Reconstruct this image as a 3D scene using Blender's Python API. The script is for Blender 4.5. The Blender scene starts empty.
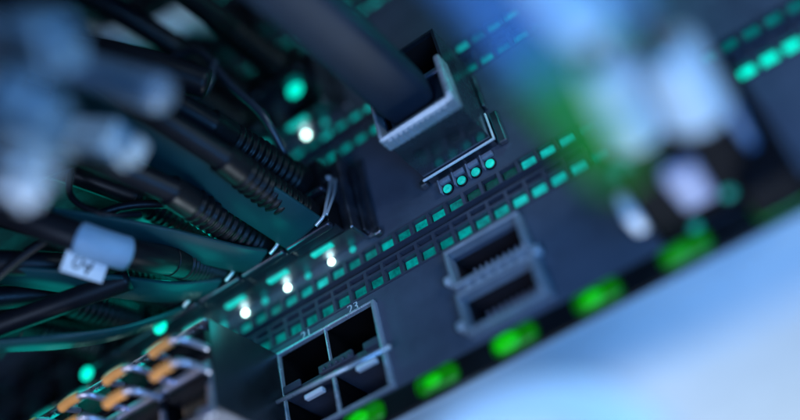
import bpy, bmesh, math, random
from mathutils import Vector, Matrix
random.seed(7)
S = 0.001                                     # everything below is laid out in millimetres
scene = bpy.context.scene
C = scene.collection

# ------------------------------------------------------------------ materials
def nmat(name):
    m = bpy.data.materials.new(name); m.use_nodes = True
    nt = m.node_tree
    return m, nt, nt.nodes['Principled BSDF']

def surface(name, col, rough=.45, metal=0., bump=.0, bscale=900., var=.0, vscale=120., coat=0., spec=.5, rvar=.0):
    m, nt, b = nmat(name)
    b.inputs['Base Color'].default_value = (*col, 1)
    b.inputs['Roughness'].default_value = rough
    b.inputs['Metallic'].default_value = metal
    b.inputs['Coat Weight'].default_value = coat
    b.inputs['Specular IOR Level'].default_value = spec
    tc = nt.nodes.new('ShaderNodeTexCoord')
    if var or rvar:
        n = nt.nodes.new('ShaderNodeTexNoise'); n.inputs['Scale'].default_value = vscale
        n.inputs['Detail'].default_value = 6; n.inputs['Roughness'].default_value = .65
        nt.links.new(tc.outputs['Object'], n.inputs['Vector'])
        if var:
            r = nt.nodes.new('ShaderNodeValToRGB')
            r.color_ramp.elements[0].position = .3; r.color_ramp.elements[1].position = .7
            r.color_ramp.elements[0].color = (*[c*(1-var) for c in col], 1)
            r.color_ramp.elements[1].color = (*[min(1, c*(1+var)) for c in col], 1)
            nt.links.new(n.outputs['Fac'], r.inputs['Fac']); nt.links.new(r.outputs['Color'], b.inputs['Base Color'])
        if rvar:
            mp = nt.nodes.new('ShaderNodeMapRange')
            mp.inputs['From Min'].default_value = .3; mp.inputs['From Max'].default_value = .7
            mp.inputs['To Min'].default_value = max(.05, rough-rvar); mp.inputs['To Max'].default_value = rough+rvar
            nt.links.new(n.outputs['Fac'], mp.inputs['Value']); nt.links.new(mp.outputs['Result'], b.inputs['Roughness'])
    if bump:
        n2 = nt.nodes.new('ShaderNodeTexNoise'); n2.inputs['Scale'].default_value = bscale
        n2.inputs['Detail'].default_value = 3
        nt.links.new(tc.outputs['Object'], n2.inputs['Vector'])
        bp = nt.nodes.new('ShaderNodeBump'); bp.inputs['Strength'].default_value = bump
        bp.inputs['Distance'].default_value = .0002
        nt.links.new(n2.outputs['Fac'], bp.inputs['Height']); nt.links.new(bp.outputs['Normal'], b.inputs['Normal'])
    return m

def glow(name, col, strength, var=.35, vscale=500.):
    m, nt, b = nmat(name)
    b.inputs['Base Color'].default_value = (col[0]*.2, col[1]*.2, col[2]*.2, 1)
    b.inputs['Roughness'].default_value = .35
    b.inputs['Emission Color'].default_value = (*col, 1)
    b.inputs['Emission Strength'].default_value = strength
    if var:                                                   # uneven diffuser
        tc = nt.nodes.new('ShaderNodeTexCoord'); n = nt.nodes.new('ShaderNodeTexNoise')
        n.inputs['Scale'].default_value = vscale; n.inputs['Detail'].default_value = 4; n.inputs['Roughness'].default_value = .7
        nt.links.new(tc.outputs['Object'], n.inputs['Vector'])
        mp = nt.nodes.new('ShaderNodeMapRange')
        mp.inputs['From Min'].default_value = .3; mp.inputs['From Max'].default_value = .7
        mp.inputs['To Min'].default_value = strength*(1-var); mp.inputs['To Max'].default_value = strength*(1+var)
        nt.links.new(n.outputs['Fac'], mp.inputs['Value']); nt.links.new(mp.outputs['Result'], b.inputs['Emission Strength'])
    return m

PANEL  = surface('powder_coated_panel', (.078,.088,.124), .40, .0, bump=.3, bscale=2600, var=.18, vscale=90, rvar=.08)
GRILLE = surface('grille_plastic', (.060,.062,.088), .30, .0, bump=.1, var=.15, vscale=200)
STEEL  = surface('cage_steel', (.50,.50,.58), .30, 1., bump=.08, bscale=700, var=.12, vscale=150, rvar=.1)
DSTEEL = surface('dull_steel', (.30,.30,.36), .42, 1., bump=.1, bscale=700, var=.2, vscale=150, rvar=.12)
RIM    = surface('die_cast_rim', (.44,.46,.52), .34, .5, bump=.15, bscale=900, var=.15, vscale=200)
BLACK  = surface('black_plastic', (.007,.007,.009), .42, 0, bump=.2, var=.3, spec=.28, rvar=.12)
CABLE  = surface('cable_jacket', (.008,.008,.012), .45, 0, bump=.15, bscale=1500, var=.3, vscale=60, spec=.28, rvar=.1)
TAB    = surface('pull_tab_nylon', (.008,.055,.066), .42, 0, spec=.3, bump=.1, bscale=900, var=.2, vscale=60)
VOID   = surface('port_interior', (.004,.0035,.004), .7, spec=.08)
BROWN  = surface('port_insulator', (.030,.020,.022), .5, var=.2, spec=.2)
CONTACT= surface('contact_metal', (.55,.42,.30), .35, 1.)
STEELS = surface('smooth_shield_steel', (.10,.11,.13), .34, .9, bump=.05, bscale=400, var=.15, vscale=60, rvar=.08)
LILAC  = surface('pale_metal_bar', (.56,.56,.68), .32, .8, bump=.1, var=.12, vscale=250)
ORANGE = surface('orange_sleeve', (.92,.36,.09), .45, 0, bump=.1, var=.1, vscale=300)
SOFTB  = surface('soft_blue_jacket', (.11,.20,.28), .45, 0, bump=.08, var=.15, vscale=80)
JET    = surface('jet_black_plastic', (.004,.004,.006), .7, 0, bump=.1, var=.2, spec=.06)
DARKST = surface('dark_collar_steel', (.12,.12,.17), .28, .9, bump=.05, var=.15)
SHELL  = surface('bright_plug_shell', (.62,.66,.74), .26, .55, bump=.15, bscale=600, var=.15, vscale=150, rvar=.1)
CAGEM  = surface('brushed_cage', (.13,.15,.20), .27, .85, bump=.2, bscale=500, var=.3, vscale=90, rvar=.15)
DUCT   = surface('duct_plastic', (.20,.22,.30), .35, 0, bump=.1, var=.15, vscale=200)
BRIGHT = surface('white_jacket_or_highlight', (.92,.93,.95), .4, 0, var=.03)
WIRE   = surface('bright_wire', (.75,.77,.85), .3, .5, var=.1, vscale=300)
GREYD  = surface('dark_glossy_cord', (.03,.035,.05), .25, 0, var=.1)
MAUVE  = surface('mauve_plastic', (.24,.25,.38), .4, 0, var=.1)
PALE   = surface('pale_blue_plastic', (.44,.50,.54), .42, 0, bump=.08, var=.12, vscale=80)
CLEAR  = surface('pale_white_plastic', (.78,.80,.86), .30, 0, var=.08, vscale=150)
GREYB  = surface('grey_blue_jacket', (.13,.18,.24), .42, 0, bump=.1, var=.15, vscale=70)
DACGREY= surface('slate_flat_cable', (.014,.024,.042), .5, 0, spec=.18, bump=.12, bscale=1100, var=.2, vscale=60)
LABELB = surface('shaded_label_paper', (.24,.38,.54), .5, 0, var=.1, vscale=150)  # white label paper with bluish shade put into its colour
LABEL  = surface('paper_label', (.74,.78,.84), .6, 0, var=.06, vscale=200)
INK    = surface('black_ink', (.01,.01,.012), .6)
PRINT  = surface('white_print', (.62,.62,.70), .55)
CHASSIS= surface('pale_enamel_underside', (.46,.52,.58), .6, 0, spec=.15, bump=.04, bscale=300, var=.05, vscale=25)
NAVY   = surface('blue_boot', (.05,.14,.30), .4, 0, bump=.1, var=.15)
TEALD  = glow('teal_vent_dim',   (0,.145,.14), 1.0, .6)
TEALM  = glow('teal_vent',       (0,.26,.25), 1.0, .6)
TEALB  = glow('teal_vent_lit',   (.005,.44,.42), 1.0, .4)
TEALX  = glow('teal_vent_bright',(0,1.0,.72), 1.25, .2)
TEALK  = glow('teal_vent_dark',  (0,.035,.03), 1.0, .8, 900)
TEALP  = glow('teal_led_or_glint', (.005,.62,.54), 1.0, .2)
WHITE  = glow('white_status_led',(.62,1.0,.90), 9.0, 0)
GREEN  = glow('green_status_led',(.003,.50,.0), 1.0, 0)
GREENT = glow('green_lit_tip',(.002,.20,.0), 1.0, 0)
GREENH2= glow('green_status_led_dim',(.003,.26,.0), 1.0, 0)
GREENH = glow('green_status_lens',(.002,.15,.0), 1.0, .35)

# ------------------------------------------------------------------ mesh builder
class MB:
    def __init__(self): self.v = []; self.f = []; self.smooth = []
    def add(self, vs, fs, smooth=False):
        o = len(self.v); self.v += [tuple(p) for p in vs]
        self.f += [tuple(i+o for i in q) for q in fs]; self.smooth += [smooth]*len(fs)
        return self
    def _bm(self, bm, smooth=False, mat=None):
        bm.verts.index_update()
        if mat is not None: bmesh.ops.transform(bm, matrix=mat, verts=bm.verts)
        self.add([v.co.copy() for v in bm.verts], [[v.index for v in f.verts] for f in bm.faces], smooth)
        bm.free(); return self
    def box(self, x0, x1, y0, y1, z0, z1, bev=0., seg=2, mat=None, axes=None):
        bm = bmesh.new()
        bmesh.ops.create_cube(bm, size=1)
        for v in bm.verts:
            v.co = Vector(((x0+x1)/2+v.co.x*(x1-x0), (y0+y1)/2+v.co.y*(y1-y0), (z0+z1)/2+v.co.z*(z1-z0)))
        if bev:
            es = bm.edges[:]
            if axes: es = [e for e in es if abs((e.verts[0].co-e.verts[1].co).normalized()['xyz'.index(axes)]) > .9]
            bmesh.ops.bevel(bm, geom=es, offset=bev, segments=seg, affect='EDGES', profile=.5)
            bmesh.ops.recalc_face_normals(bm, faces=bm.faces)
        return self._bm(bm, False, mat)
    def ball(self, c, r, sc=(1,1,1), seg=16):
        bm = bmesh.new(); bmesh.ops.create_uvsphere(bm, u_segments=seg, v_segments=seg//2, radius=r)
        for v in bm.verts: v.co = Vector((c[0]+v.co.x*sc[0], c[1]+v.co.y*sc[1], c[2]+v.co.z*sc[2]))
        return self._bm(bm, True)
    def sweep(self, pts, section, smooth=True, up=(1,0,0), scale=None):
        """section: closed list of (a,b): a along 'up' made square to the path, b along the third axis"""
        pts = [Vector(p) for p in pts]; n = len(pts); k = len(section); vs = []; u = Vector(up)
        for i, p in enumerate(pts):
            t = (pts[min(i+1, n-1)]-pts[max(i-1, 0)]).normalized()
            u = (u-t*u.dot(t)).normalized(); w = t.cross(u)
            s = scale(i/(n-1)) if scale else 1
            vs += [p+u*a*s+w*b*s for a, b in section]
        fs = [(i*k+j, i*k+(j+1)%k, (i+1)*k+(j+1)%k, (i+1)*k+j) for i in range(n-1) for j in range(k)]
        fs += [tuple(range(k-1, -1, -1)), tuple((n-1)*k+j for j in range(k))]
        return self.add(vs, fs, smooth)
    def tube(self, pts, r, seg=16, res=10, scale=None, smooth_path=True, up=(.3,.1,1)):
        if smooth_path: pts = spline(pts, res)
        return self.sweep(pts, [(r*math.cos(2*math.pi*j/seg), r*math.sin(2*math.pi*j/seg)) for j in range(seg)], True, up, scale)
    def plate(self, x0, x1, z0, z1, holes, y=0., th=1.5, yback=None):
        """a flat front with real rectangular openings, walls of depth th"""
        xs = sorted({x0, x1, *[h[0] for h in holes], *[h[1] for h in holes]})
        zs = sorted({z0, z1, *[h[2] for h in holes], *[h[3] for h in holes]})
        xs = [x for x in xs if x0 <= x <= x1]; zs = [z for z in zs if z0 <= z <= z1]
        def solid(i, j):
            if i < 0 or j < 0 or i >= len(xs)-1 or j >= len(zs)-1: return False
            cx = (xs[i]+xs[i+1])/2; cz = (zs[j]+zs[j+1])/2
            return not any(h[0] < cx < h[1] and h[2] < cz < h[3] for h in holes)
        vid = {}; vs = []; fs = []
        def V(x, yy, z):
            key = (round(x,4), round(yy,4), round(z,4))
            if key not in vid: vid[key] = len(vs); vs.append((x, yy, z))
            return vid[key]
        yb = y+th
        for i in range(len(xs)-1):
            for j in range(len(zs)-1):
                if not solid(i, j): continue
                a, b, c, d = xs[i], xs[i+1], zs[j], zs[j+1]
                fs.append((V(a,y,c), V(b,y,c), V(b,y,d), V(a,y,d)))
                fs.append((V(a,yb,d), V(b,yb,d), V(b,yb,c), V(a,yb,c)))
                if not solid(i-1, j): fs.append((V(a,y,d), V(a,yb,d), V(a,yb,c), V(a,y,c)))
                if not solid(i+1, j): fs.append((V(b,y,c), V(b,yb,c), V(b,yb,d), V(b,y,d)))
                if not solid(i, j-1): fs.append((V(a,y,c), V(a,yb,c), V(b,yb,c), V(b,y,c)))
                if not solid(i, j+1): fs.append((V(b,y,d), V(b,yb,d), V(a,yb,d), V(a,y,d)))
        return self.add(vs, fs)
    def build(self, name, mat, root=None):
        me = bpy.data.meshes.new(name)
        off = WORLD.get(root.name, Vector((0,0,0))) if root else Vector((0,0,0))
        if root is None and self.v:                       # a thing of one mesh: origin at its middle
            c = sum((Vector(p) for p in self.v), Vector())/len(self.v); off = c
        me.from_pydata([tuple((Vector(p)-off)*S) for p in self.v], [], self.f)
        me.polygons.foreach_set('use_smooth', self.smooth); me.materials.append(mat); me.update()
        o = bpy.data.objects.new(name, me); C.objects.link(o)
        if root: o.parent = root; WORLD[o.name] = off
        else: o.location = off*S; WORLD[o.name] = off
        return o
WORLD = {}

def spline(pts, res=10):
    P = [Vector(p) for p in pts]; P = [P[0]*2-P[1]]+P+[P[-1]*2-P[-2]]; out = []
    for i in range(1, len(P)-2):
        a, b, c, d = P[i-1:i+3]
        for k in range(res):
            t = k/res
            out.append(.5*((2*b)+(c-a)*t+(2*a-5*b+4*c-d)*t*t+(3*b-a-3*c+d)*t**3))
    out.append(P[-2]); return out

def thing(name, label, cat, loc, group=None):
    o = bpy.data.objects.new(name, None); C.objects.link(o)
    o.empty_display_size = .005
    o.location = Vector(loc)*S; WORLD[o.name] = Vector(loc)
    o['label'] = label; o['category'] = cat
    if group: o['group'] = group
    return o

def writing(name, txt, size, matrix, mat, root, depth=.03):
    cu = bpy.data.curves.new('lettering', 'FONT'); cu.body = txt; cu.size = size; cu.extrude = depth
    cu.align_x = 'CENTER'; cu.align_y = 'CENTER'
    t = bpy.data.objects.new('lettering', cu); C.objects.link(t)
    me = bpy.data.meshes.new_from_object(t.evaluated_get(bpy.context.evaluated_depsgraph_get()))
    bpy.data.objects.remove(t); bpy.data.curves.remove(cu)
    off = WORLD[root.name]
    for v in me.vertices: v.co = ((matrix @ v.co)-off)*S
    me.materials.clear(); me.materials.append(mat)
    o = bpy.data.objects.new(name, me); C.objects.link(o); o.parent = root; WORLD[o.name] = off
    return o
FRONT = Matrix(((1,0,0,0),(0,0,-1,0),(0,1,0,0),(0,0,0,1)))       # text plane -> panel plane

# ------------------------------------------------------------------ the switches
P_ = 4.94                                    # pitch of the vent cells
def vent_holes(z, h, i0, i1): return [(i*P_-2.05, i*P_+2.05, z-h/2, z+h/2) for i in range(i0, i1)]
def vents(root, z, h, i0, i1, pick, depth=.7):
    for i in range(i0, i1):
        m = MB(); m.box(i*P_-1.72, i*P_+1.72, depth, depth+.5, z-h/2+.3, z+h/2-.3, .25, 2)
        k = pick(i)
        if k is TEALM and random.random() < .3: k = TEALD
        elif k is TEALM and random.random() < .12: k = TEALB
        m.build('vent_light', k, root)
def grille(root, z0, z1, rows, i0, i1):
    holes = [h for (z, hh) in rows for h in vent_holes(z, hh, i0, i1)]
    m = MB(); m.plate(i0*P_-P_/2, (i1-1)*P_+P_/2, z0, z1, holes, -.35, 2.4)
    return m.build('vent_grille', GRILLE, root)
def cage_liner(m, x0, x1, z0, z1, y0, y1):   # five-sided box seen from the front
    v = [(x0,y0,z0),(x1,y0,z0),(x1,y0,z1),(x0,y0,z1),(x0,y1,z0),(x1,y1,z0),(x1,y1,z1),(x0,y1,z1)]
    m.add(v, [(0,4,5,1),(1,5,6,2),(2,6,7,3),(3,7,4,0),(4,7,6,5)])

XL, XR = -205., 215.
def upper_switch(z0, label, first):
    """one 1U switch whose lower seam is at z0"""
    r = thing('network_switch', label, 'network switch', (0, 0, z0), 'switches stacked in the rack')
    ia, ib = (-14, 31) if first else (-34, 14)
    zt = z0+45.2
    ports = [(-4-14*i-6.6, -4-14*i+6.6) for i in range(14)]
    bands = [(ia*P_-P_/2, (ib-1)*P_+P_/2, z0+2.0, z0+6.4), (ia*P_-P_/2, (ib-1)*P_+P_/2, z0+44.45-6.4, zt)]
    hol = bands+[(-196, 4, z0+9.5, z0+31.5)]
    if first: hol.append((26, 44, z0+13.5, z0+40))
    leds = [(-5.8-14*i) for i in range(14)]
    m = MB(); m.plate(XL, XR, z0+2.35, zt-.35, hol, 0, 1.6); m.build('front_panel', PANEL, r)
    m = MB(); m.box(XL+1, XR-1, 34, 300, z0+2.6, zt-.4, .8, 2); m.build('chassis', DSTEEL, r)
    grille(r, z0+2.42, z0+6.35, [(z0+4.2, 3.3)], ia, ib)
    grille(r, z0+44.45-6.35, zt-.38, [(z0+44.45-4.2, 3.4), (z0+44.45-1.0, 1.5)], ia, ib)
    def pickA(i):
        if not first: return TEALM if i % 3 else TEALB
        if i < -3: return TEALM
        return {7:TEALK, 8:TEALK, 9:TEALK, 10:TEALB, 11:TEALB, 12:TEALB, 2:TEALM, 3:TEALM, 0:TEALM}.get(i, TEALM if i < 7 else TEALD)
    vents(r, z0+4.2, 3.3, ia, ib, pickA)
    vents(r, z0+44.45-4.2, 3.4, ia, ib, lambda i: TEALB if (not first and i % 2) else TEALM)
    # ganged cage for the small ports, standing 6 mm proud of the panel
    holes = [(a, b, z, z+9.6) for a, b in ports for z in (z0+10.2, z0+21.2)]
    m = MB(); m.plate(-197, 5, z0+9.2, z0+32, holes, -6, 5.7)
    m.build('port_cage', DSTEEL, r)
    m = MB()
    for h in holes: cage_liner(m, h[0]-.05, h[1]+.05, h[2]-.05, h[3]+.05, -.25, 26)
    m.build('port_interior', VOID, r)
    # spring flange round the right end of the cage
    m = MB(); m.box(5.1, 6.0, -7.5, 0, z0+8.2, z0+32.6, .3, 1); m.box(6.1, 9.2, -1.1, -.05, z0+8.0, z0+33, .4, 2)
    m.box(6.4, 7.0, -3.4, -1.2, z0+9.0, z0+30, .2, 2); m.box(8.2, 9.0, -2.0, -1.2, z0+8.6, z0+24, .3, 2); m.box(8.0, 10.2, -2.2, -.05, z0+6.9, z0+8.9, .6, 3)
    m.build('cage_flange', DSTEEL, r)
    # status lights under each port
    lit = 8 if first else (1 if z0 < 50 else 0)
    for x in leds[:lit]:
        MB().ball((x, -.35, z0+8.05), .85, (1,.7,1)).build('status_light', WHITE, r)
    for x in leds[:lit]:
        MB().ball((x+6.6, -.3, z0+8.1), .95, (1,.6,1)).build('link_light_or_glint', TEALB, r)
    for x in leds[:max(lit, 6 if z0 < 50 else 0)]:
        MB().box(x-2.4, x+3.9, -5.7, -4.0, z0+8.5, z0+9.12, .2, 1).build('led_glint_bar', TEALP, r)  # LED reflection under the plugs, put in as a glowing bar
    return r

mid = upper_switch(0, 'middle switch with a thick flat slate cable plugged into its two stacked wide ports', True)
zz = [('dark switch directly above the middle one, its teal vents showing behind the thick flat cable', 1),
      ('switch second above the middle one, glimpsed behind the looped black cables', 2),
      ('switch third above the middle one, almost lost behind the cable bundle', 3),
      ('topmost switch of the stack, seen in slivers at the upper left', 4)]
ups = [upper_switch(44.45*k, l, False) for l, k in zz]
# a teal link light showing on the switch above, and the block of two stacked wide ports on the middle switch
MB().ball((-3.0, -6.3, 64.0), 2.4, (1,.5,1)).build('link_light_or_glint', TEALX, ups[0])

def wide_cage(root, x0, x1, z0, z1, y, wall, mat, zs, name='wide_port_cage'):
    m = MB(); m.plate(x0, x1, z0, z1, [(x0+wall, x1-wall, a, b) for a, b in zs], y, -y-.1)
    return m.build(name, mat, root)
cg = wide_cage(mid, 25.6, 44.3, 13.2, 39.6, -18.2, .7, CAGEM, [(13.9, 25.6), (27.6, 38.9)])
m = MB(); cage_liner(m, 26.35, 43.55, 27.65, 38.85, -17, 22); cage_liner(m, 26.35, 43.55, 13.95, 25.55, -6, 22)
m.build('port_interior', BROWN, mid)
m = MB(); m.box(26.4, 43.5, -18.7, -12, 26.0, 27.2, .3, 2); m.build('port_divider', LILAC, mid)
m = MB()                                        # metal flange round the cage foot, its highlight painted as white
m.box(24.9, 45.1, -3.5, -2.9, 12.45, 12.95, .15, 2); m.box(44.6, 45.1, -3.5, -2.9, 12.97, 21.0, .15, 2)
m.build('cage_flange', BRIGHT, mid)
m = MB(); m.box(44.5, 45.3, -2.2, -.1, 24.5, 36, .3, 2); m.box(23.4, 25.4, -2.6, -.6, 11.9, 13.9, .5, 2)
m.box(45.0, 47.2, -1.6, -.05, 12, 22, .4, 2); m.build('spring_finger', DSTEEL, mid)
for k in range(4):
    x = 29.3+3.95*k
    m = MB(); m.box(x-1.5, x+1.5, -1.3, -.05, 10.75, 12.15, .35, 2); m.box(x-1.75, x-1.35, -1.6, -.05, 8.2, 12.15, .15, 2); m.build('light_duct', DUCT, mid)
    m = MB(); m.tube([(x, -.05, 9.0), (x, -.6, 9.0)], 1.42, 20, smooth_path=False); b = m.build('light_bezel', BLACK, mid)
    MB().ball((x, -.6, 9.0), 1.15, (1,.6,1), 20).build('status_light', TEALP if k == 3 else TEALB, mid)

# the lowest switch
low = thing('network_switch', 'lowest switch with green lights along its bottom edge and ports numbered 21 and 23', 'network switch', (0, 0, -42), 'switches stacked in the rack')
ia, ib = -14, 43
hol = [(ia*P_-P_/2, (ib-1)*P_+P_/2, -6.4, .75), (-25.4, 3.1, -31.3, -8.9), (-190, -25.4, -31.6, -8.6), (25.2, 42.9, -29.7, -9.4), (68.5, 86, -32, -9.6)]
m = MB(); m.plate(XL, XR, -32.6, .45, hol, 0, 1.6); m.build('front_panel', PANEL, low)
m = MB(); m.box(XL+1, XR-1, 34, 300, -33, .4, .8, 2); m.build('chassis', DSTEEL, low)
grille(low, -6.35, .42, [(-4.2, 3.4), (-1.0, 1.5)], ia, ib)
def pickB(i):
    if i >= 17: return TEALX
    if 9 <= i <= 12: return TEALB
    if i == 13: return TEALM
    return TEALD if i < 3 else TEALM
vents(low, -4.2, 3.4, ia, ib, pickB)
# bottom bezel with the green lights
m = MB(); m.box(XL, XR, -.5, 6, -39.0, -32.7, .5, 2); m.build('bottom_bezel', BLACK, low)
for k in range(-6, 9):
    x = -5.2+19.3*k
    g = MB().box(x-5.2, x+5.4, -1.0, .5, -37.9, -33.3, 1.6, 4).build('green_light', GREENH, low)
    MB().ball((x-1.2+.5*math.sin(k*2.3), -1.0, -35.5), 1.6+.3*math.sin(k*4.1), (1.6,.5,1)).build('green_core', GREEN if k < 4 else GREENH2, g)
# pale rounded underside
prof = [(0.6, -39.05)]
for k in range(17):
    a = math.pi/2*k/16; prof.append((1.0+15*(1-math.cos(a)), -39.1-13*math.sin(a)))
prof += [(300, -52.1), (300, -39.05)]
m = MB(); n = len(prof)
m.add([(XL, a, b) for a, b in prof]+[(XR, a, b) for a, b in prof],
      [(i, (i+1) % n, n+(i+1) % n, n+i) for i in range(n)]+[tuple(range(n-1, -1, -1)), tuple(range(n, 2*n))], True)
m.build('underside', CHASSIS, low)

# two by two empty cage 21 / 23
m = MB(); cage_liner(m, -25.2, 2.9, -31.1, -9.1, .3, 30); m.build('port_interior', VOID, low)
m = MB()
m.box(-25.9, 3.6, -1.0, .6, -9.3, -8.7, .15, 1); m.box(-25.9, -25.2, -1.0, .6, -31.4, -9.35, .15, 1)
m.box(2.8, 3.9, -1.4, .6, -31.4, -9.35, .25, 2); m.box(-25.9, 3.9, -1.0, .6, -32.1, -31.45, .15, 1)
m.build('cage_frame', SHELL, low)
m = MB(); m.box(-11.45, -11.05, -.6, .5, -18.25, -9.35, .1, 1); m.box(-11.6, -10.9, -.6, .5, -31.4, -21.85, .1, 1); m.build('port_divider', SHELL, low)
m = MB(); m.box(-11.4, -11.1, .55, 24, -31.0, -9.2); m.build('port_interior', VOID, low)
m = MB(); m.box(-25.1, 2.7, -.3, 20, -21.8, -19.6, .3, 2)
m.box(-14.4, -4.6, -1.3, -.35, -20.4, -18.3, .25, 2); m.box(-25.0, -20, -1.2, -.35, -20.4, -18.5, .25, 2); m.box(-1.6, 2.7, -1.2, -.35, -20.4, -18.5, .25, 2)
for k in range(5): m.box(-13.2+1.8*k, -12.2+1.8*k, -2.0, -1.35, -20.2, -19.2, .2, 1)
m.build('middle_web', GRILLE, low)
m = MB(); m.tube([(-28.2,-3.6,-23.0),(6.6,-3.6,-24.6)], .55, 12, smooth_path=False); m.build('retainer_bar', SHELL, low)
m = MB(); m.box(-19.5, -14.2, -1.3, .3, -24.6, -23.4, .25, 2); m.box(-4.6, .9, -1.3, .3, -24.4, -23.2, .25, 2); m.build('release_tab', CLEAR, low)
m = MB()
for k in range(9): m.box(-26.9+.2*(k % 2), -26.2, -1.6-.4*(k % 3), -.1, -10.4-k*2.3, -9.2-k*2.3, .2, 1)
m.build('spring_finger', WIRE, low)
writing('port_number', '21', 3.3, Matrix.Translation((-16.8,-.08,-7.55)) @ FRONT, PRINT, low)
writing('port_number', '23', 3.3, Matrix.Translation((-2.6,-.08,-7.45)) @ FRONT, PRINT, low)

# two wide ports one above the other, right of 23
for z1, z0, gx in ((-8.4, -18.6, 0), (-20.2, -30.6, .6)):
    m = MB(); x0, x1 = 24.3, 43.9+gx
    for a in ((x0, x1, z1-.95, z1), (x0, x1, z0, z0+1.15), (x0, x0+.95, z0+1.2, z1-1.0), (x1-1.35-gx, x1, z0+1.2, z1-1.0)):
        m.box(a[0], a[1], -3.0, 1.2, a[2], a[3], .3, 3)
    f = m.build('port_rim', RIM, low)
    m = MB(); cage_liner(m, x0+.75, x1-.95, z0+.9, z1-.75, -.6, 20); m.build('port_interior', BROWN, f)
    m = MB(); zc = (z0+z1)/2
    m.box(x0+2.6, x1-3.2, 5, 15, zc-1.0, zc+1.1, .3, 2)
    for k in range(9): m.box(x0+3.1+k*1.55, x0+3.9+k*1.55, 4.2, 5, zc-2.6, zc+2.4, .15, 1)
    m.build('contact_row', DSTEEL, f)
m = MB()
for x, z in ((23.5,-15.6),(23.5,-27.6),(44.6,-19.5)): m.box(x-1.0, x+1.0, -2.8, -.1, z-1.0, z+1.0, .55, 3)
for k in range(6): m.box(27+2.6*k, 28.6+2.6*k, -2.4, -.1, -19.9, -18.9, .3, 2)
m.build('spring_finger', WIRE, low)
m = MB(); m.box(24.4, 43.8, -1.2, -.05, -20.1, -18.7, .3, 2); m.build('port_divider', RIM, low)

# proud block of small ports, bottom left
bx0, bx1, bt, bb, by = -194., -25.95, -8.9, -31.5, -25.
uph = [(-33.2-14.1*i-6.3, -33.2-14.1*i+6.3) for i in range(12)]
holes = [(a, b, -18.9, -11.9) for a, b in uph]+[(a, b, -30.4, -22.6) for a, b in uph]
m = MB(); m.plate(bx0, bx1, bb, bt, holes, by, 25.3); blk = m.build('proud_port_block', DSTEEL, low)
m = MB()
for h in holes: cage_liner(m, h[0]+.05, h[1]-.05, h[2]+.05, h[3]-.05, by+.1, -2)
m.build('port_interior', VOID, blk)
m = MB(); m.box(bx0, bx1+.2, by-1.6, by-.05, -22.3, -20.2, .5, 3); m.build('middle_bar', LILAC, blk)
m = MB(); m.box(bx0, bx1, by-.9, by-.05, -9.5, -9.0, .15, 1)
for k in range(40): m.ball((-27.5-k*2.35, by-.45, -10.3-.25*(k % 2)), .36+.12*(k % 3 == 0), (1,.8,1.2), 8)
m.build('spring_finger', STEEL, blk)
m = MB(); m.box(bx1-.9, bx1+.5, by-1.2, by-.05, -33.5, -22.6, .4, 2); m.box(bx1-4.2, bx1-.95, by-1.4, by-.05, -33.5, -30.6, .5, 2)
for a, b in uph: m.box(a-1.2, a-.3, by-1.1, by-.05, -30.2, -22.7, .3, 2)
for a, b in uph: m.box(a-1.15, a-.35, by-1.1, by-.05, -18.8, -11.6, .3, 2)
m.build('corner_frame', LILAC, blk)
MB().box(bx1+.05, bx1+.5, by+.05, -.1, bb, bt, .1, 1).build('side_shield', STEELS, blk)
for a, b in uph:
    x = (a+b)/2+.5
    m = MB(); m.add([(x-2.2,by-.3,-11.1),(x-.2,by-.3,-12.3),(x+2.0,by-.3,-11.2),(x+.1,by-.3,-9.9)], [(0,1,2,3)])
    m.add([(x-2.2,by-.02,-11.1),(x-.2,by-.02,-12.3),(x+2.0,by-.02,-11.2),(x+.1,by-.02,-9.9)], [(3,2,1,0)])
    m.build('link_light_or_glint', TEALB, blk)
m = MB()
for a, b in uph[:6]:
    for k in range(8): m.box(b-1.1-k*1.1, b-.6-k*1.1, by+1.0, by+6, -28.6, -26.4, .1, 1)
m.build('contact_row', CONTACT, blk)

# ------------------------------------------------------------------ things plugged in
# orange-handled modules in the proud block
rank = ['rightmost', 'second from the right', 'third from the right', 'fourth from the right', 'fifth from the right']
for i in range(5):
    for row, zc in (('upper', -15.4), ('lower', -24.8)):
        if row == 'lower' and i > 4: continue
        x = -31.4-14.1*i
        r = thing('plug_in_module', f'orange handled module, {rank[i]} in the {row} row of the bottom left block', 'port module', (x, by, zc), 'orange handled modules')
        zo = -16.0 if row == 'upper' else -21.8
        zp = zc if row == 'upper' else -24.6
        m = MB(); m.box(x-5.8, x+5.8, by-1.8, by+18, (-18.6 if row == 'upper' else -26.0), (-12.2 if row == 'upper' else -22.9), .6, 3); m.build('module_body', BLACK, r)
        m = MB(); m.tube([(x-5.0, by-1.5, zo+1.5), (x-5.0, by-5.5, zo+.7), (x-4.2, by-7.6, zo), (x+1.8, by-7.8, zo), (x+4.0, by-6.6, zo-.5), (x+5.6, by-2.5, zo-1.2), (x+5.7, by-1.2, zo-1.4)], .8, 12, 8)
        bl = m.build('bail_handle', LILAC, r)
        m = MB(); m.tube([(x-4.3, by-7.5, zo-.1), (x-1.5, by-7.8, zo+.1), (x+1.6, by-7.8, zo)], 1.2, 16, 8); m.build('handle_sleeve', ORANGE, bl)

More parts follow.
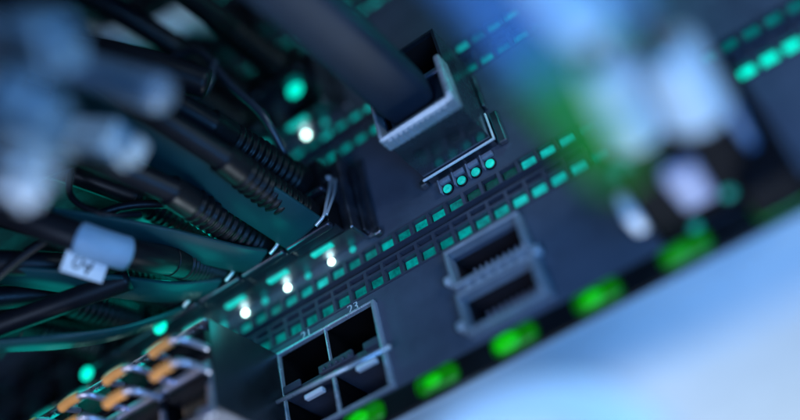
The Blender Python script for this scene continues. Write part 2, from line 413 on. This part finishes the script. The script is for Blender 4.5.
# thick flat slate cable in the wide port
r = thing('flat_cable_plug', 'thick flat slate grey cable with a pale rimmed plug in the stacked wide ports', 'cable', (35, -18, 18.5), None)
m = MB()
xa, xb, za, zb = 25.0, 44.8, 12.7, 26.4
for q in ((xa, xb, za, za+1.2), (xa, xa+.9, za+1.25, zb-1.5), (xb-1.5, xb, za+1.25, zb+.6)):
    m.box(q[0], q[1], -22.0, -17.4, q[2], q[3], .42, 3)
for k in range(11): m.box(27.0+1.45*k, 27.7+1.45*k, -21.2, -17.8, 12.35, 12.69, .12, 1)
m.build('plug_rim', SHELL, r)
m = MB(); m.box(27.2, 42.4, -18.0, 10, 15.0, 25.0, .5, 2); m.build('plug_body', DACGREY, r)
sec = [(a*6.4, b*3.6) for a, b in ((-1,-.55),(-.9,-.85),(-.7,-1),(.7,-1),(.9,-.85),(1,-.55),(1,.55),(.9,.85),(.7,1),(-.7,1),(-.9,.85),(-1,.55))]
m = MB(); m.sweep(spline([(33.8,-17.9,21.3),(33.4,-34,21.6),(32.3,-52,23),(29.5,-80,26.5),(25,-110,34)], 10), sec, True, (1,0,0), lambda t: 1.0 if t > .08 else .92+t)
m.build('flat_cable', DACGREY, r)

# small plugs in the middle switch
def ribbed(t):
    if .12 < t < .80: return 1.0+.06*math.sin(t*2*math.pi*15)-t*.18
    return (1.08 if t <= .12 else 1.0)-t*.18
def small_plug(x, z, label, path, tab=None, bail=False, lab=False, group='black cables in the small ports', mat=CABLE, rr=3.0):
    r = thing('plugged_cable', label, 'cable', (x, -6, z), group)
    m = MB(); m.box(x-6.2, x+6.2, -11.5, 15, z-4.5, z+4.3, .5, 3); m.build('plug_body', BLACK, r)
    m = MB(); m.box(x-6.85, x+6.85, -9.8, -6.2, z-5.2, z-4.6, .25, 2); m.box(x-6.75, x+6.75, -12.6, -10.2, z-6.5, z-4.9, .7, 4); m.build('plug_collar', DARKST, r)
    d = Vector(path[0])-Vector((x, -11, z)); e = Vector(path[0])
    m = MB(); m.tube([(x, -11.6, z), (x+d.x*.5, -11+(e.y+11)*.5, z+d.z*.45), tuple(e)], 4.5, 20, 90, ribbed); m.build('strain_relief', BLACK, r)
    m = MB(); m.tube([tuple(e-d.normalized()*2)]+list(path), rr, 16, 14); cb = m.build('cable', mat, r)
    if tab:
        sec = [(a*(6.3 if x > -10 else 4.5), b*.55) for a, b in ((-1,-.6),(-.96,-1),(.96,-1),(1,-.6),(1,.6),(.96,1),(-.96,1),(-1,.6))]
        m = MB(); m.sweep(spline(tab, 12), sec, True, (1,0,0), lambda t: 1.0 if t < .75 else 1.0-.25*(t-.75)/.25); m.build('pull_tab', TAB, r)
    if bail:
        m = MB(); m.tube([(x+6.7, -7, z+12), (x+7.0, -9.5, z+6), (x+7.0, -12.5, z-.5), (x+6.7, -14.4, z-5.2), (x+4.2, -14.4, z-6.6)], .42, 10, 10)
        m.tube([(x+7.6, -6.6, z+11), (x+7.9, -9, z+5), (x+7.7, -12, z-1), (x+7.2, -13.6, z-4.6)], .36, 10, 10)
        m.tube([(x+6.7, -7.5, z+11.6), (x+2.2, -10, z+12.2), (x-1.5, -12, z+10.2)], .55, 10, 10); m.build('wire_bail', WIRE, r)
    return r, cb

r0, _ = small_plug(-4, 14.6, 'black plugged cable with the uppermost teal pull tab and a bent silver wire bail', [(-5,-40,17),(-12,-58,26),(-26,-74,44),(-52,-88,74),(-90,-95,110)],
    [(-4.3,-12.6,9.3),(-6.2,-22,12.0),(-12,-38,19.5),(-21,-52,29.5),(-32,-64,42)], True, True)
r1, _ = small_plug(-18, 14.6, 'black plugged cable whose ribbed boot lies between the two widest teal pull tabs', [(-19,-42,15),(-28,-60,21),(-46,-74,33),(-76,-86,55),(-120,-92,86)],
    [(-18.3,-12.6,9.3),(-21,-18,9.2),(-25,-26,10),(-29,-34,10.8),(-35,-43,12.5),(-44,-54,16)], True, True)
r2, cb2 = small_plug(-32, 14.6, 'thick black plugged cable carrying a white paper flag with handwriting', [(-31.5,-30,8.5),(-31.2,-37,5.5),(-33,-45,4.5),(-38,-53,7.5),(-47.5,-61,15.5),(-66,-69,33),(-90,-76,56)],
    [(-32.5,-12.6,9.3),(-35.3,-17,8.2),(-38.8,-24,6.4),(-44.4,-36,5.6),(-53,-46,7.5),(-64.8,-56,11.5)], True, rr=3.5)
r3, _ = small_plug(-46, 14.6, 'black plugged cable with a narrow drooping teal tab near the left edge', [(-48,-38,12),(-56,-52,11),(-70,-64,13),(-96,-74,20),(-130,-80,30)],
    [(-46.4,-12.6,9.0),(-48.5,-20,4),(-52.5,-30,-1.5),(-59,-40,-4),(-71,-51,-3.5)], True)
r4, _ = small_plug(-60, 14.6, 'black plugged cable just above the orange handled modules', [(-62,-38,12),(-72,-52,9),(-90,-60,6),(-120,-66,6)])
r5, _ = small_plug(-74, 14.6, 'black plugged cable furthest left above the orange handled modules', [(-77,-36,11),(-88,-48,7),(-104,-56,4),(-130,-60,2)])
upp = [('black plugged cable in the upper port row, its ribbed boot nearest the white light', -4, [(-6,-42,27),(-14,-56,36),(-30,-70,54),(-54,-82,84),(-84,-88,120)]),
       ('black plugged cable in the upper port row, second boot left of the white light', -18, [(-21,-40,28),(-32,-54,38),(-50,-66,56),(-80,-76,86),(-120,-80,120)]),
       ('black plugged cable in the upper port row, third boot left of the white light', -32, [(-35,-38,27),(-46,-50,35),(-66,-60,50),(-96,-70,72),(-130,-74,98)]),
       ('black plugged cable in the upper port row running low along the left edge', -60, [(-64,-34,22),(-76,-44,20),(-96,-52,22),(-130,-58,26)]),
       ('black plugged cable in the upper port row, the furthest left', -74, [(-78,-32,22),(-90,-40,18),(-108,-46,17),(-140,-50,18)]),
       ('black plugged cable in the upper port row near the left edge', -46, [(-50,-36,26),(-62,-46,31),(-82,-56,42),(-112,-64,58),(-140,-66,74)])]
for l, x, p in upp: small_plug(x, 26, l, p)
MB().ball((-50.8,-13.4,7.2), 1.9, (1,.6,1)).build('link_light_or_glint', TEALX, r3)  # teal reflection on the plug, put in as a glowing ball
MB().ball((-77,-13.4,6.6), 1.9, (1,.6,1)).build('link_light_or_glint', TEALX, r5)  # another plug reflection made as a glowing ball
# white flag on the third cable
pth = spline([(-31.5,-30,8.5),(-31.2,-37,5.5),(-33,-45,4.5),(-38,-53,7.5),(-47.5,-61,15.5),(-66,-69,33),(-90,-76,56)], 14)
wrap = pth[24:41]
m = MB(); m.tube(wrap, 3.85, 28, smooth_path=False); cl = m.build('cable_label', LABELB, cb2)
mid_p = wrap[len(wrap)//2]; ex = (wrap[0]-wrap[-1]).normalized()
ez = (Vector((91.2,-165.3,-133.8))-mid_p).normalized()*.62+Vector((-.45,0,-.55)); ez = (ez-ex*ez.dot(ex)).normalized(); ey = ez.cross(ex)
fl = Matrix(((ex.x,ey.x,ez.x,0),(ex.y,ey.y,ez.y,0),(ex.z,ey.z,ez.z,0),(0,0,0,1)))
face = (Vector((91.2,-165.3,-133.8))-mid_p).normalized()
hang = -(Vector((-.2,0,1))-face*Vector((-.2,0,1)).dot(face)); hang = (hang-ex*hang.dot(ex)).normalized(); nrm = ex.cross(hang)
FL = Matrix(((ex.x,-hang.x,nrm.x,0),(ex.y,-hang.y,nrm.y,0),(ex.z,-hang.z,nrm.z,0),(0,0,0,1)))
if nrm.dot(face) < 0: FL = Matrix(((-ex.x,-hang.x,-nrm.x,0),(-ex.y,-hang.y,-nrm.y,0),(-ex.z,-hang.z,-nrm.z,0),(0,0,0,1)))
FL = Matrix.Translation(mid_p+hang*4.3-ex*2.6) @ FL
m = MB(); m.box(-4.6, 4.6, -3.4, 3.2, -.12, .12, .05, 1, FL); m.build('label_flag', LABEL, cb2)
inkt = writing('handwriting', '04', 4.6, FL @ Matrix.Translation((.4,-.6,.16)) @ Matrix.Rotation(math.pi+.25, 4, 'Z'), INK, r2)
inkt.parent = cb2
# cables of the switches above
far = [('black cable plugged in under the topmost teal lights, curling into a small loop', -20, 59, [(-22,-34,60),(-32,-46,70),(-52,-56,88),(-84,-62,118)]),
       ('dark cable from the switch above, second from its right end', -34, 59, [(-37,-32,60),(-50,-44,70),(-74,-52,90),(-110,-58,120)]),
       ('dark cable from the switch above, third from its right end', -48, 70, [(-52,-30,71),(-66,-42,84),(-92,-50,106),(-130,-54,140)]),
       ('dark cable from the switch above, fourth from its right end', -62, 59, [(-66,-30,58),(-80,-40,62),(-104,-48,76),(-140,-52,98)])]
for l, x, z, p in far: small_plug(x, z, l, p, group='black cables from the upper switch')

more = [('straight black cable from the upper row of the switch above', -4, 70.5, [(-5,-36,71),(-8,-64,74),(-16,-92,82),(-30,-120,96)], 3.4),
        ('black cable bending left from the upper row of the switch above', -18, 70.5, [(-20,-36,72),(-28,-56,80),(-46,-74,94),(-80,-88,116)], 3.2)]
for l, x, z, p, rr in more: small_plug(x, z, l, p, group='black cables from the upper switch', rr=rr)
r, cb = small_plug(-20, 103.5, 'black cable wrapped with a bright white label at the upper left', [(-24,-24,98),(-29,-30,90),(-36,-36,88),(-60,-44,96),(-100,-50,120)], group='black cables from the upper switch')
m = MB(); m.tube([(-21.5,-16,101.5),(-24,-24,97.5),(-29.3,-30.4,90),(-35,-35.4,88),(-42,-38,89.5)], 4.6, 20, 8); m.build('cable_label', LABEL, cb)
r, cb = small_plug(-48, 103.5, 'black cable with a small white label left of the bright one', [(-56,-28,110),(-66,-34,118),(-90,-40,130)], group='black cables from the upper switch')
m = MB(); m.tube([(-55,-27.5,109.4),(-60,-31,113.5)], 4.0, 20, 8); m.build('cable_label', LABEL, cb)

def single(name, label, cat, mb, mat, group=None):
    o = mb.build(name, mat); o['label'] = label; o['category'] = cat
    if group: o['group'] = group
    return o
m = MB(); m.tube([(-7.4,-35,56.1),(-11.5,-35,48.1),(-19.8,-35,50.8),(-24.3,-35,61.9),(-20.3,-35,67.4),(-11.8,-35,62.9),(-5.2,-33,46.6),(-.6,-28,36.2),(-1.1,-20,28.7)], 1.05, 14, 12)
single('thin_cord', 'thin black cord curled into a small loop above the ribbed boots', 'cord', m, GREYD)
m = MB(); m.tube([(-70,-40,140),(-60,-40,128.2),(-50.8,-40,103),(-42.7,-40,84.1),(-33.6,-38,68.9),(-20,-30,58)], 1.3, 12, 12)
single('thin_cord', 'thin dark teal cord arching down at the top left', 'cord', m, TAB)

for nm, lb, p, rr in (
    ('thin_cord', 'thin black cord looping across the plugs at the left', [(-28,-48,40),(-36,-52,34),(-40,-52,22),(-34,-48,14),(-30,-40,16)], .8),
    ('thin_cord', 'thin black cord crossing the teal tabs toward the lower left', [(-22,-30,20),(-34,-44,18),(-50,-54,10),(-70,-60,-2)], 1.0),
    ('thick_cord', 'thick black cord crossing behind the paper flag', [(-20,-46,30),(-34,-56,28),(-56,-64,26),(-90,-72,26)], 3.4),
    ('thick_cord', 'thick black cord running off the left edge above the orange handles', [(-40,-34,6),(-56,-44,2),(-76,-52,0),(-110,-58,0)], 2.6),
    ('thick_cord', 'thick black cord under the grey blue patch cord', [(-2,-46,34),(-12,-58,40),(-30,-70,50),(-64,-82,76)], 3.6)):
    m = MB(); m.tube(p, rr, 14, 14); single(nm, lb, 'cord', m, CABLE, 'loose black cords in the cable bundle')

# pale patch cords hanging close to the lens on the left
r = thing('patch_cord', 'blurred grey blue patch cord with a round blunt end at the upper left', 'patch cord', (8.3,-72,2.4))
m = MB(); m.tube([(8.3,-72,2.4),(-1.6,-76,11.7),(-14.6,-82,24),(-30.4,-90,41.5)], 3.9, 24, 10, lambda t: 1 if t > .04 else .82+t*4.5); m.build('boot', GREYB, r)
m = MB(); m.tube([(-28,-89,39),(-48,-98,62),(-80,-106,96)], 3.0, 20, 10); m.build('cable', GREYB, r)
r = thing('patch_cord', 'blurred pale blue patch cord plug hanging below the grey blue one', 'patch cord', (-3,-70,-1))
ax = Vector((-11.3,-2,8)).normalized()
rot = Matrix.Translation((-9,-71,3)) @ ax.to_track_quat('X', 'Z').to_matrix().to_4x4()
m = MB(); m.box(-5.6, 6.5, -4, 4, -3.6, 3.4, .8, 3, rot); m.box(-9.0, -5.65, -3.2, .6, -2.6, 2.2, .7, 3, rot); m.build('plug_body', PALE, r)
m = MB(); m.box(-8, 3, -1.6, 1.6, -5.4, -4.4, .4, 2, rot); m.box(-3.8, -1.8, -4.4, -4.05, -2.4, 1.6, .1, 1, rot); m.build('latch', BLACK, r)
m = MB(); m.tube([tuple(rot @ Vector((6.2,0,0))), (-22,-75,13), (-38.6,-80,27.6), (-70,-88,52)], 3.8, 20, 10); m.build('boot', SOFTB, r)
def hanging_plug(label, tip, back, w, h, ln, mat, tailmat, spin=0.):
    r = thing('patch_cord', label, 'patch cord', tip)
    d = (Vector(back)-Vector(tip)).normalized()
    rot = Matrix.Translation(Vector(tip)) @ d.to_track_quat('X', 'Z').to_matrix().to_4x4() @ Matrix.Rotation(spin, 4, 'X')
    m = MB(); m.box(0, ln*.55, -w/2, w/2, -h/2, h/2, .7, 3, rot); m.box(-ln*.22, -.05, -w*.36, w*.2, -h*.36, h*.3, .5, 3, rot); m.build('plug_body', mat, r)
    m = MB(); m.box(ln*.02, ln*.5, -w*.16, w*.16, -h/2-1.3, -h/2-.3, .4, 2, rot); m.box(ln*.56, ln*.62, -w*.56, w*.56, -h*.56, h*.56, .2, 2, rot); m.build('latch', BLACK, r)
    e = rot @ Vector((ln*.63,0,0)); f = rot @ Vector((ln*1.15,0,0)); g = f+d*26+Vector((-8,-3,12))
    m = MB(); m.tube([tuple(e), tuple((e+f)/2), tuple(f)], h*.42, 20, 8, lambda t: 1.05-.3*t); m.build('boot', tailmat, r)
    m = MB(); m.tube([tuple(f-d*.5), tuple((f+g)/2+Vector((-1,0,3))), tuple(g)], h*.26, 16, 8); m.build('cable', GREYB, r)
hanging_plug('heavily blurred slate blue cord plug in the top left corner', (6.8,-95,-2.1), (-8.2,-102,12.5), 9, 8, 15, SOFTB, SOFTB, .4)
hanging_plug('heavily blurred blue cord plug at the left edge, below the corner one', (3.2,-95,-15), (-6.2,-102,-4.9), 8.5, 7.5, 14, SOFTB, PALE, -.5)
hanging_plug('blurred bright blue cord plug at the left edge beside the plain white plug', (-1,-92,-22.2), (-12.7,-98,-14.8), 7, 6, 11, PALE, SOFTB, .9)
hanging_plug('small blurred pale plug at the left edge, lowest of the hanging cords', (-12.7,-85,-15.4), (-26.9,-90,-6.8), 6.5, 5, 10, CLEAR, PALE, 0)

# dark plug with two pale boots at the right, in the lowest switch
r = thing('duplex_plug', 'large dark plug with two pale blue boots on the right of the lowest switch', 'cable plug', (79,0,-22))
m = MB(); m.box(69.2, 91, -31, -.1, -33, -9.8, 1.6, 3); m.box(86.5, 97, -12, -.1, -37.5, -7, 1.5, 3); m.build('plug_body', JET, r)
m = MB(); m.box(76.5, 82.8, -24, -11.5, -35.2, -33.1, .8, 3); m.box(77.3, 79.2, -25.6, -24.1, -34.8, -33.2, .4, 2); m.build('latch', MAUVE, r)
m = MB(); m.box(66.6, 69.1, -17, -10.5, -34, -27.5, .8, 3); m.build('release_clip', CLEAR, r)
m = MB(); m.box(91.1, 93.2, -30, -13, -31, -13, .7, 3); m.build('side_grip', NAVY, r)
for q in ((71.5,-29), (84.4,-8), (76.0,-3)): MB().ball((*q,-33.3), 1.3, (1,1,.6)).build('status_light', TEALM, r)
for pts, tail in (([(77,-31.5,-27.6),(77,-36,-26.9),(77.5,-42,-25.3),(78.3,-47,-24.3)], [(78.2,-46.6,-24.4),(78.7,-53,-24.3),(79.1,-60,-22.5),(79.7,-70,-19),(80,-92,-6)]),
                  ([(87.4,-31.5,-30.4),(87.6,-34,-30),(87.9,-40,-28.7),(88.1,-45,-27.7)], [(88.1,-44.6,-27.8),(88.3,-51,-27),(88.5,-58,-25.2),(88,-72,-18),(87,-94,-2)])):
    m = MB(); m.tube(pts, 5.9, 24, 10, lambda t: 1.0-.16*t); b = m.build('boot', PALE, r)
    m = MB(); m.tube(tail, 1.9, 16, 10); m.build('cable', CABLE, b)
m = MB(); m.tube([(81.6,-62,-33.9),(80.4,-66,-30.7),(79.6,-72,-25.5),(79.6,-84,-16)], 4.0, 24, 10, lambda t: .8+.3*min(1,t*6)); o = m.build('cable_sleeve', PALE)
o['label'] = 'pale blue blurred cable sleeve at the top edge, right of the flat slate cable'; o['category'] = 'cable sleeve'
m = MB(); m.tube([(87.7,-62,-35),(87.5,-66,-32),(87,-74,-27),(86,-88,-18)], 2.4, 24, 10); o = m.build('cable_sleeve', SOFTB)
o['label'] = 'dim slate blue blurred cable sleeve at the top edge, right of the pale one'; o['category'] = 'cable sleeve'

r = thing('patch_cord', 'blurred green lit cord end floating before the teal vents on the right', 'patch cord', (77.8,-78,-56.7))
m = MB(); m.tube([(76.4,-83.6,-53.8),(76.2,-86,-52.5),(75,-94,-46),(70,-108,-32)], 2.6, 20, 8); b = m.build('boot', NAVY, r)
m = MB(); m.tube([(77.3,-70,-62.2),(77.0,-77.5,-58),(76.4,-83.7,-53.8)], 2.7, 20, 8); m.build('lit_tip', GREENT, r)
m = MB(); m.tube([(25.0, -35.0, -70.2), (35.4, -35.0, -67.4), (45.7, -35.0, -69.4), (54.2, -35.0, -74.8), (59.2, -35.0, -82.6)], 5.2, 20, 12)
single('white_cord', 'white cord arching up at the bottom below the green lights', 'cord', m, BRIGHT)

# ------------------------------------------------------------------ camera
cam = bpy.data.cameras.new('camera'); co = bpy.data.objects.new('camera', cam); C.objects.link(co)
R_ = Matrix(((.81200225,.5479193,-.20108903),(-.48489699,.44154297,-.75492696),(-.3248496,.71050985,.6242183)))
rt, dn, fw = R_[0], R_[1], R_[2]
mw = Matrix((( rt[0], -dn[0], -fw[0], 91.24738*S), (rt[1], -dn[1], -fw[1], -165.3027*S), (rt[2], -dn[2], -fw[2], -133.77928*S), (0,0,0,1)))
co.matrix_world = mw
cam.sensor_width = 36; cam.lens = 43.2; cam.clip_start = .002; cam.clip_end = 50
cam.dof.use_dof = True; cam.dof.focus_distance = .2255; cam.dof.aperture_fstop = 2.1; cam.dof.aperture_blades = 0
scene.camera = co

# ------------------------------------------------------------------ light
def area(name, loc, aim, size, energy, col, sy=None):
    l = bpy.data.lights.new(name, 'AREA'); l.energy = energy; l.color = col; l.size = size*S
    if sy: l.shape = 'RECTANGLE'; l.size_y = sy*S
    o = bpy.data.objects.new(name, l); C.objects.link(o); o.location = Vector(loc)*S
    o.rotation_euler = (Vector(aim)-Vector(loc)).to_track_quat('-Z', 'Y').to_euler(); return o
def point(name, loc, r, energy, col):
    l = bpy.data.lights.new(name, 'POINT'); l.energy = energy; l.color = col; l.shadow_soft_size = r*S
    o = bpy.data.objects.new(name, l); C.objects.link(o); o.location = Vector(loc)*S; return o
area('underside_fill', (0,200,-330), (45,50,-52), 170, 1.8, (.72,.86,1.0))  # unseen, added below to brighten the pale underside
area('blue_fill', (120,-120,-120), (58,0,-24), 80, .24, (.10,.40,1.0))  # unseen, added at lower right to turn the lower panel blue
area('side_fill', (260,-150,10), (40,-5,15), 90, .27, (.50,.72,.92))  # unseen fill placed out at the right
area('front_fill', (-40,-330,-260), (10,0,0), 150, .58, (.46,.64,1.0))  # unseen fill added low in front to lift panel and metal edges
sp = bpy.data.lights.new('white_fill', 'SPOT'); sp.energy = .6; sp.color = (.9,.88,1.0); sp.spot_size = math.radians(17); sp.spot_blend = .8; sp.shadow_soft_size = .012  # unseen spot added to brighten the orange handled modules
so = bpy.data.objects.new('white_fill', sp); C.objects.link(so); so.location = Vector((-120,-200,-130))*S
so.rotation_euler = (Vector((-50,-30,-24))-Vector((-120,-200,-130))).to_track_quat('-Z', 'Y').to_euler()
point('teal_fill', (-70,-30,50), 14, .008, (0,1,.88))  # unseen teal fills added among the cables to strengthen the port glow
point('teal_fill', (-34,-20,1), 8, .004, (0,1,.88))
point('teal_fill', (-70,-34,0), 10, .005, (0,1,.88))
point('teal_fill', (-15,-16,-3), 2.5, .0018, (0,1,.88))
for x in (-11,-25,-39,-53): point('teal_fill', (x,-20,21), 2, .0016, (0,1,.9))  # unseen, added between the plug rows for glints on the boots
point('teal_fill', (76,-24,46), 4, .014, (0,1,.88))  # unseen, added to turn the wide cage's right wall teal

w = bpy.data.worlds.new('World'); scene.world = w; w.use_nodes = True
bg = w.node_tree.nodes['Background']; bg.inputs['Color'].default_value = (.10,.22,.55,1); bg.inputs['Strength'].default_value = .02
scene.view_settings.view_transform = 'Standard'; scene.view_settings.look = 'None'
scene.view_settings.exposure = 0; scene.view_settings.gamma = 1
scene.cycles.use_denoising = True
scene.cycles.max_bounces = 8
scene.cycles.sample_clamp_indirect = 4
